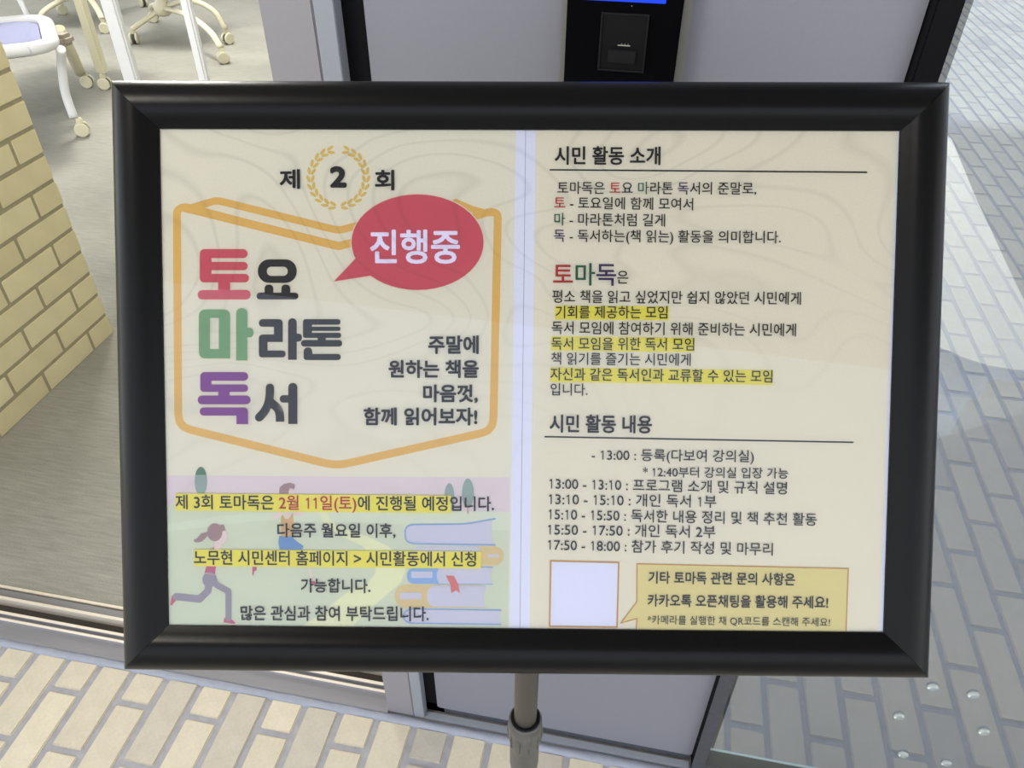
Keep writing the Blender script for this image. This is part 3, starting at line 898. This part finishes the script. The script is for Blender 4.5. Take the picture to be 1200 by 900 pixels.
HB, HT = -0.080, 0.835
ORDER = ['k', 'r', 'g', 'p', 'w', 'ink']
for page, txt, lx, ly, rx, ry, h, bold, colr, spans in TEXTS:
    cu = bpy.data.curves.new('text_line', 'FONT')
    cu.body = txt
    cu.resolution_u = 3
    for c in ORDER: cu.materials.append(INKM[c])
    for i in range(len(txt)):
        ch = colr
        for s0, s1, sc in spans:
            if s0 <= i < s1: ch = sc
        cu.body_format[i].material_index = ORDER.index(ch)
    to = bpy.data.objects.new('text_line', cu)
    COL.objects.link(to)
    dg = bpy.context.evaluated_depsgraph_get()
    me = bpy.data.meshes.new_from_object(to.evaluated_get(dg))
    bpy.data.objects.remove(to)
    # the figure 1 of the built-in face is a bare bar: give it the slanting flag of the poster's face
    Vv = [p.co.copy() for p in me.vertices]
    Ff = [(tuple(q.vertices), q.material_index) for q in me.polygons]
    seen = {}
    for q, mi in Ff:
        for i in q: seen.setdefault(i, []).append(q)
    done = set()
    for q, mi in list(Ff):
        isl = set(q)
        for _ in range(3):
            for i in list(isl):
                for q2 in seen[i]: isl |= set(q2)
        key = min(isl)
        if len(isl) != 4 or key in done: continue
        done.add(key)
        qx = [Vv[i].x for i in isl]; qy = [Vv[i].y for i in isl]
        if abs(max(qx) - min(qx) - 0.098) < 0.004 and abs(min(qy)) < 0.003 and abs(max(qy) - 0.682) < 0.004:
            xa = min(qx) + 0.034
            for i in isl:
                if Vv[i].x < xa: Vv[i].x = xa
            k = len(Vv)
            Vv += [Vector((xa - 0.125, 0.575, 0)), Vector((xa - 0.095, 0.520, 0)), Vector((xa + 0.01, 0.590, 0)), Vector((xa + 0.01, 0.682, 0))]
            Ff.append(((k, k + 1, k + 2, k + 3), mi))
    m1 = bpy.data.meshes.new('text_line')
    m1.from_pydata(Vv, [], [q for q, _ in Ff])
    m1.polygons.foreach_set('material_index', [mi for _, mi in Ff])
    for c in ORDER: m1.materials.append(INKM[c])
    me = m1
    xs = [p.co.x for p in me.vertices]
    x0, x1 = min(xs), max(xs)
    hb, ht = (HB, HT) if txt != '2' else (0.0, 0.69)
    hb -= 0.0078 * bold; ht += 0.0078 * bold
    x0 -= 0.0078 * bold; x1 += 0.0078 * bold
    for p in me.vertices:
        u = (p.co.x - x0) / (x1 - x0)
        w = (p.co.y - hb) / (ht - hb)
        p.co = ((lx + (rx - lx) * u) / 1000, (ly + (ry - ly) * u + h * w) / 1000, LAY * 7)
    if not me.materials:
        for c in ORDER: me.materials.append(INKM[c])
    # heavier weights: the same glyphs set again a hair to each side
    em = h / (ht - hb) / 1000
    d = 0.0078 * bold * em
    if bold > 0.25:
        V = [p.co.copy() for p in me.vertices]
        F = [(tuple(q.vertices), q.material_index) for q in me.polygons]
        k8 = 8 if bold > 1 else 4
        offs = [(0, 0)] + [(math.cos(2 * math.pi * (i + .5) / k8) * d, math.sin(2 * math.pi * (i + .5) / k8) * d) for i in range(k8)]
        V2, F2, MI = [], [], []
        for n_, (dx, dy) in enumerate(offs):
            k = len(V2)
            V2 += [(q.x + dx, q.y + dy, q.z + n_ * 3e-6) for q in V]
            F2 += [tuple(i + k for i in q) for q, _ in F]
            MI += [m_ for _, m_ in F]
        m2 = bpy.data.meshes.new('text_line')
        m2.from_pydata(V2, [], F2)
        m2.polygons.foreach_set('material_index', MI)
        for c in ORDER: m2.materials.append(INKM[c])
        me = m2
    o = bpy.data.objects.new('text_line', me)
    link(o, PAGE[page])

# ------------------------------------------------------------------ access reader on the door
rd = root('access_reader', (-0.0405, 0.7395, 1.13), 'black wall-mounted access reader with blue screen and fingerprint slot on the grey door', 'access reader')
def rbox(name, x0, x1, y0, y1, z0, z1, m, par=rd, bevel=0.0):
    return box(name, x0 + 0.0405, x1 + 0.0405, y0 - 0.7395, y1 - 0.7395, z0 - 1.13, z1 - 1.13, m, par, bevel)
rbox('mounting_plate', -0.0960, 0.0160, 0.728, 0.7395, 1.165, 1.415, M_BEZEL, bevel=0.001)
rbox('reader_body', -0.0905, 0.0085, 0.7200, 0.7280, 1.168, 1.412, M_DEVICE, bevel=0.0015)
rbox('screen', -0.0735, -0.0065, 0.7190, 0.7200, 1.2975, 1.385, M_SCREEN)
def rframe(name, x0, x1, z0, z1, t, y0, y1, m):
    return mesh(name, *join_vf([[[(a + .0405, b - .7395, c - 1.13) for a, b, c in box_vf(*q)[0]], box_vf(*q)[1]] for q in
        ((x0, x1, y0, y1, z0, z0 + t), (x0, x1, y0, y1, z1 - t, z1), (x0, x0 + t, y0, y1, z0 + t, z1 - t), (x1 - t, x1, y0, y1, z0 + t, z1 - t))]), m, rd)
rframe('scanner_surround', -0.0602, -0.0190, 1.2405, 1.2885, 0.0014, 0.7182, 0.7200, M_DEVICE2)
rbox('scanner_recess', -0.0588, -0.0204, 0.7195, 0.7200, 1.2420, 1.2871, M_BLACK)
rbox('finger_rest', -0.0520, -0.0270, 0.7165, 0.7195, 1.2480, 1.2590, M_DEVICE2, bevel=0.0008)
rbox('scanner_window', -0.0440, -0.0330, 0.7190, 0.7195, 1.2620, 1.2628, mat('pale_scanner_mark', (150, 150, 140), 0.4))
for k in range(3):
    rbox('scanner_mark', -0.0408 + k * 0.0028, -0.0400 + k * 0.0028, 0.7190, 0.7195, 1.2632, 1.2640, mat('pale_mark', (120, 120, 112), 0.4))
rbox('status_light', -0.0389, -0.0381, 0.7195, 0.7200, 1.2690, 1.2698, mat('small_light', (120, 120, 116), 0.4))
rbox('status_light', -0.0352, -0.0344, 0.7195, 0.7200, 1.2940, 1.2948, mat('small_light', (120, 120, 116), 0.4))

# ------------------------------------------------------------------ furniture of the room
def caster(par, x, y, ang, r=0.034, body=M_CREAM):
    """twin wheel caster at floor point, in the frame of par"""
    def rot(px, py, pz): return (x + px * math.cos(ang) - py * math.sin(ang), y + px * math.sin(ang) + py * math.cos(ang), pz)
    parts = []
    def wheel(y0, y1, rr_, seg=20):
        vv, ff = [], []
        prof_ = [(rr_ * .86, y0), (rr_, y0 + (y1 - y0) * .25), (rr_, y0 + (y1 - y0) * .75), (rr_ * .86, y1)]
        for q, yy in prof_:
            for i in range(seg):
                a = 2 * math.pi * i / seg
                vv.append(rot(q * math.cos(a), yy, r + q * math.sin(a)))
        for j in range(3):
            for i in range(seg):
                k = (i + 1) % seg
                ff.append((j * seg + i, j * seg + k, (j + 1) * seg + k, (j + 1) * seg + i))
        ff += [tuple(range(seg)), tuple(3 * seg + i for i in range(seg))]
        return vv, ff
    w = mesh('caster', *wheel(-0.010, 0.010, r * .93), M_WHEEL, par, smooth=False)
    mesh('caster_wheel', *wheel(-0.026, -0.011, r), body, w)
    mesh('caster_wheel', *wheel(0.011, 0.026, r), body, w)
    hv, hf = box_vf(-0.014, 0.014, -0.013, 0.013, r, r * 2 + 0.022)
    mesh('caster_fork', [rot(*p) for p in hv], hf, body, w, bevel=0.004)
    return w

# nesting table in the doorway view: two white columns with foot bars
t1 = root('nesting_table', (-2.05, 3.25, 0), 'white nesting table whose two white legs stand nearest above the sign', 'table')
for x, w in ((-2.225, 0.033), (-1.885, 0.0195)):
    dx = x + 2.05
    box('leg', dx - w, dx + w, -0.27, -0.235, 0.10, 0.76, M_WHITE, t1, bevel=0.008)
    box('foot_bar', dx - 0.022, dx + 0.022, -0.28, 0.30, 0.075, 0.11, M_WHITE, t1, bevel=0.006)
    caster(t1, dx, -0.24, 0.4)
    caster(t1, dx, 0.26, 0.4)
box('table_top', -0.24, 0.24, -0.27, 0.42, 0.762, 0.785, M_WHITE, t1, bevel=0.003)

t2 = root('nesting_table', (-3.16, 4.02, 0), 'cream nesting table leg with dark twin casters behind the left chair', 'table')
box('leg', -0.030, 0.030, -0.02, 0.02, 0.09, 0.72, M_CREAM, t2, bevel=0.006)
caster(t2, 0.0, -0.01, 0.2)

box('table_top', -0.5, 0.06, -0.10, 0.5, 0.72, 0.745, M_WHITE, t2, bevel=0.003)

# left chair: lavender seat in a white shell rim, four legs on casters
ca, cb = Vector((-0.64, 0.77, 0)).normalized(), Vector((-0.79, -0.61, 0)).normalized()
P0 = Vector((-2.75, 3.27, 0))
ctr = P0 + ca * 0.36 + cb * 0.3
ch = root('task_chair', ctr, 'white wheeled chair with pale lavender seat by the brick wall, at the left edge', 'chair')
def L(a, b, z): return P0 + ca * a + cb * b + Vector((0, 0, z)) - ctr
def seat_outline(inset, z, n=6):
    a0, a1, b0, b1, r = inset, 0.74 - inset, inset, 0.62 - inset, 0.12 - inset * .4
    out = []
    for cx_, cy_, s in ((a0 + r, b0 + r, 180), (a1 - r, b0 + r, 270), (a1 - r, b1 - r, 0), (a0 + r, b1 - r, 90)):
        for i in range(n + 1):
            t = math.radians(s + 90 * i / n)
            out.append(L(cx_ + r * math.cos(t), cy_ + r * math.sin(t), z + 0.02 * math.cos((cx_ - .27) * 6)))
    return out
rim = seat_outline(0.03, 0.43, 10)
v, f = tube_vf(rim + rim[:2], 0.036, 16, 0.8)
mesh('seat_rim', v, f, M_WHITE, ch, smooth=True)
lo, hi = seat_outline(0.06, 0.39), seat_outline(0.07, 0.43)
hi2 = seat_outline(0.11, 0.442)
nn = len(lo)
V = lo + hi + hi2
F = [tuple(range(nn))] + [(i, (i + 1) % nn, nn + (i + 1) % nn, nn + i) for i in range(nn)] + \
    [(nn + i, nn + (i + 1) % nn, 2 * nn + (i + 1) % nn, 2 * nn + i) for i in range(nn)] + [tuple(range(2 * nn, 3 * nn))]
mesh('seat', V, F, M_LAV, ch, smooth=False)
bk = [L(0.52, 0.08 + 0.36 * i / 8, 0.50 + 0.0 * i) for i in range(9)]
V = []
for i in range(9):
    b_ = 0.06 + 0.40 * i / 8
    bow = 0.05 * math.sin(math.pi * i / 8)
    for z_, off in ((0.52, 0.0), (0.66, 0.03), (0.84, 0.06), (0.9, 0.065)):
        V.append(L(0.74 + bow + off, b_, z_))
for i in range(9):
    b_ = 0.06 + 0.40 * i / 8
    bow = 0.05 * math.sin(math.pi * i / 8)
    for z_, off in ((0.52, 0.0), (0.66, 0.03), (0.84, 0.06), (0.9, 0.065)):
        V.append(L(0.76 + bow + off, b_, z_))
F = []
for s0 in (0, 36):
    for i in range(8):
        for k in range(3):
            F.append((s0 + i * 4 + k, s0 + i * 4 + k + 1, s0 + (i + 1) * 4 + k + 1, s0 + (i + 1) * 4 + k))
for i in range(8):
    F += [(i * 4, (i + 1) * 4, 36 + (i + 1) * 4, 36 + i * 4), (i * 4 + 3, (i + 1) * 4 + 3, 36 + (i + 1) * 4 + 3, 36 + i * 4 + 3)]
for k in range(3):
    F += [(k, k + 1, 37 + k, 36 + k), (32 + k, 33 + k, 69 + k, 68 + k)]
mesh('backrest', V, F, M_WHITE, ch)
def W(x, y, z): return Vector((x, y, z)) - ctr
tube('leg', curve_pts([W(-2.80, 3.33, 0.42), W(-2.86, 3.37, 0.33), W(-2.885, 3.36, 0.20), W(-2.86, 3.33, 0.09)]), 0.021, M_WHITE, ch)
caster(ch, *(Vector((-2.84, 3.335, 0)) - ctr).xy, 3.65)
tube('leg', curve_pts([W(-3.10, 3.72, 0.40), W(-3.14, 3.79, 0.30), W(-3.26, 3.96, 0.10)]), [0.03] * 13, M_CREAM, ch, squash=.8)
caster(ch, *(Vector((-3.28, 4.02, 0)) - ctr).xy, 0.3)
for q in (L(0.06, 0.46, 0), L(0.5, 0.46, 0)):
    tube('leg', [(q.x, q.y, 0.41), (q.x, q.y, 0.08)], 0.02, M_WHITE, ch)
    caster(ch, q.x, q.y, 1.0)
tube('back_post', [L(0.70, 0.10, 0.41), L(0.77, 0.12, 0.56)], 0.014, M_WHITE, ch)
tube('back_post', [L(0.70, 0.42, 0.41), L(0.77, 0.40, 0.56)], 0.014, M_WHITE, ch)
hubp = W(-3.02, 3.62, 0.37)
mesh('seat_bracket', *box_vf(hubp.x - .05, hubp.x + .05, hubp.y - .045, hubp.y + .045, 0.35, 0.405), mat('beige_plastic', (150, 140, 124), 0.5), ch, bevel=0.018)  # small block in one even mid beige

# chair with spread legs behind the table legs
def spread_chair(hub, feet, label, seat_z=0.46):
    r_ = root('task_chair', (hub[0], hub[1], 0), label, 'chair')
    H0 = Vector((0, 0, hub[2]))
    for (x, y, rise) in feet:
        e = Vector((x - hub[0], y - hub[1], 0.09))
        m1 = H0.lerp(e, 0.5) + Vector((0, 0, rise))
        m2 = H0.lerp(e, 0.85) + Vector((0, 0, rise * 0.9))
        tube('leg', curve_pts([H0, m1, m2, e]), 0.020, M_CREAM, r_, squash=.8)
        caster(r_, e.x, e.y, math.atan2(e.y, e.x) + 1.2, 0.036)
    lathe('hub', [(0.03, hub[2] - 0.05), (0.055, hub[2] - 0.03), (0.06, hub[2] + 0.02), (0.03, hub[2] + 0.05), (0.025, seat_z + .05)], M_CREAM, r_)
    pts_ = rrect(-0.24, 0.24, -0.23, 0.23, 0.09)
    prism('seat', pts_, seat_z + 0.05, seat_z + 0.09, M_LAV, r_, bevel=0.006)
    v1, f1 = box_vf(-0.22, 0.22, 0.20, 0.235, seat_z + 0.16, seat_z + 0.55)
    mesh('backrest', v1, f1, M_WHITE, r_, bevel=0.012)
    tube('back_post', [(0, 0.19, seat_z + .06), (0, 0.24, seat_z + .22)], 0.02, M_WHITE, r_)
    return r_
spread_chair((-3.36, 5.05, 0.20), [(-3.53, 4.90, 0.0), (-3.72, 5.45, 0.02), (-2.74, 4.62, 0.07), (-2.92, 5.03, 0.11)],
             'cream wheeled chair with spread curved legs seen between the two white table legs')
spread_chair((-4.15, 5.35, 0.20), [(-3.88, 5.10, 0.03), (-4.3, 5.0, 0.03), (-4.5, 5.5, 0.03), (-4.05, 5.85, 0.03)],
             'cream wheeled chair farther back, one caster showing left of the left white table leg')

# pale table behind the glass, rounded corner towards the door
tb = root('side_table', (0.5, 1.6, 0), 'cream-topped table with pale blue edge behind the reflective glass', 'table')
def loc(pts): return [(x - 0.5, y - 1.6) for x, y in pts]
front = [(0.664, 1.150), (0.655, 1.120), (0.640, 1.100), (0.615, 1.088), (0.590, 1.085), (0.556, 1.089), (0.52, 1.105), (0.48, 1.135), (0.44, 1.18), (0.41, 1.24), (0.39, 1.31), (0.38, 1.4), (0.38, 2.10), (0.39, 2.14), (0.42, 2.15), (0.70, 2.15), (0.73, 2.14), (0.738, 2.10), (0.705, 1.75), (0.676, 1.36)]
prism('table_top', loc(front), 0.700, 0.722, M_TABLE2, tb)
ins = [(x * 0.985 + 0.5 * 0.015, y + 0.004 if y < 1.6 else y - .004) for x, y in front]
prism('table_surface', loc(front), 0.7222, 0.7245, M_TABLE, tb)
box('apron', -0.10, 0.085, -0.475, -0.455, 0.63, 0.700, M_TABLE2, tb)
prism('leg', [(0.015 - 0.03, 0.64), (0.082, 0.625), (0.078, 0.44), (0.045, 0.0), (0.0, 0.0)], -0.452, -0.43, M_LEG, tb, axis='y')
prism('leg', [(-0.10, 0.70), (0.12, 0.70), (0.09, 0.0), (-0.06, 0.0)], 0.46, 0.49, M_LEG, tb, axis='y')
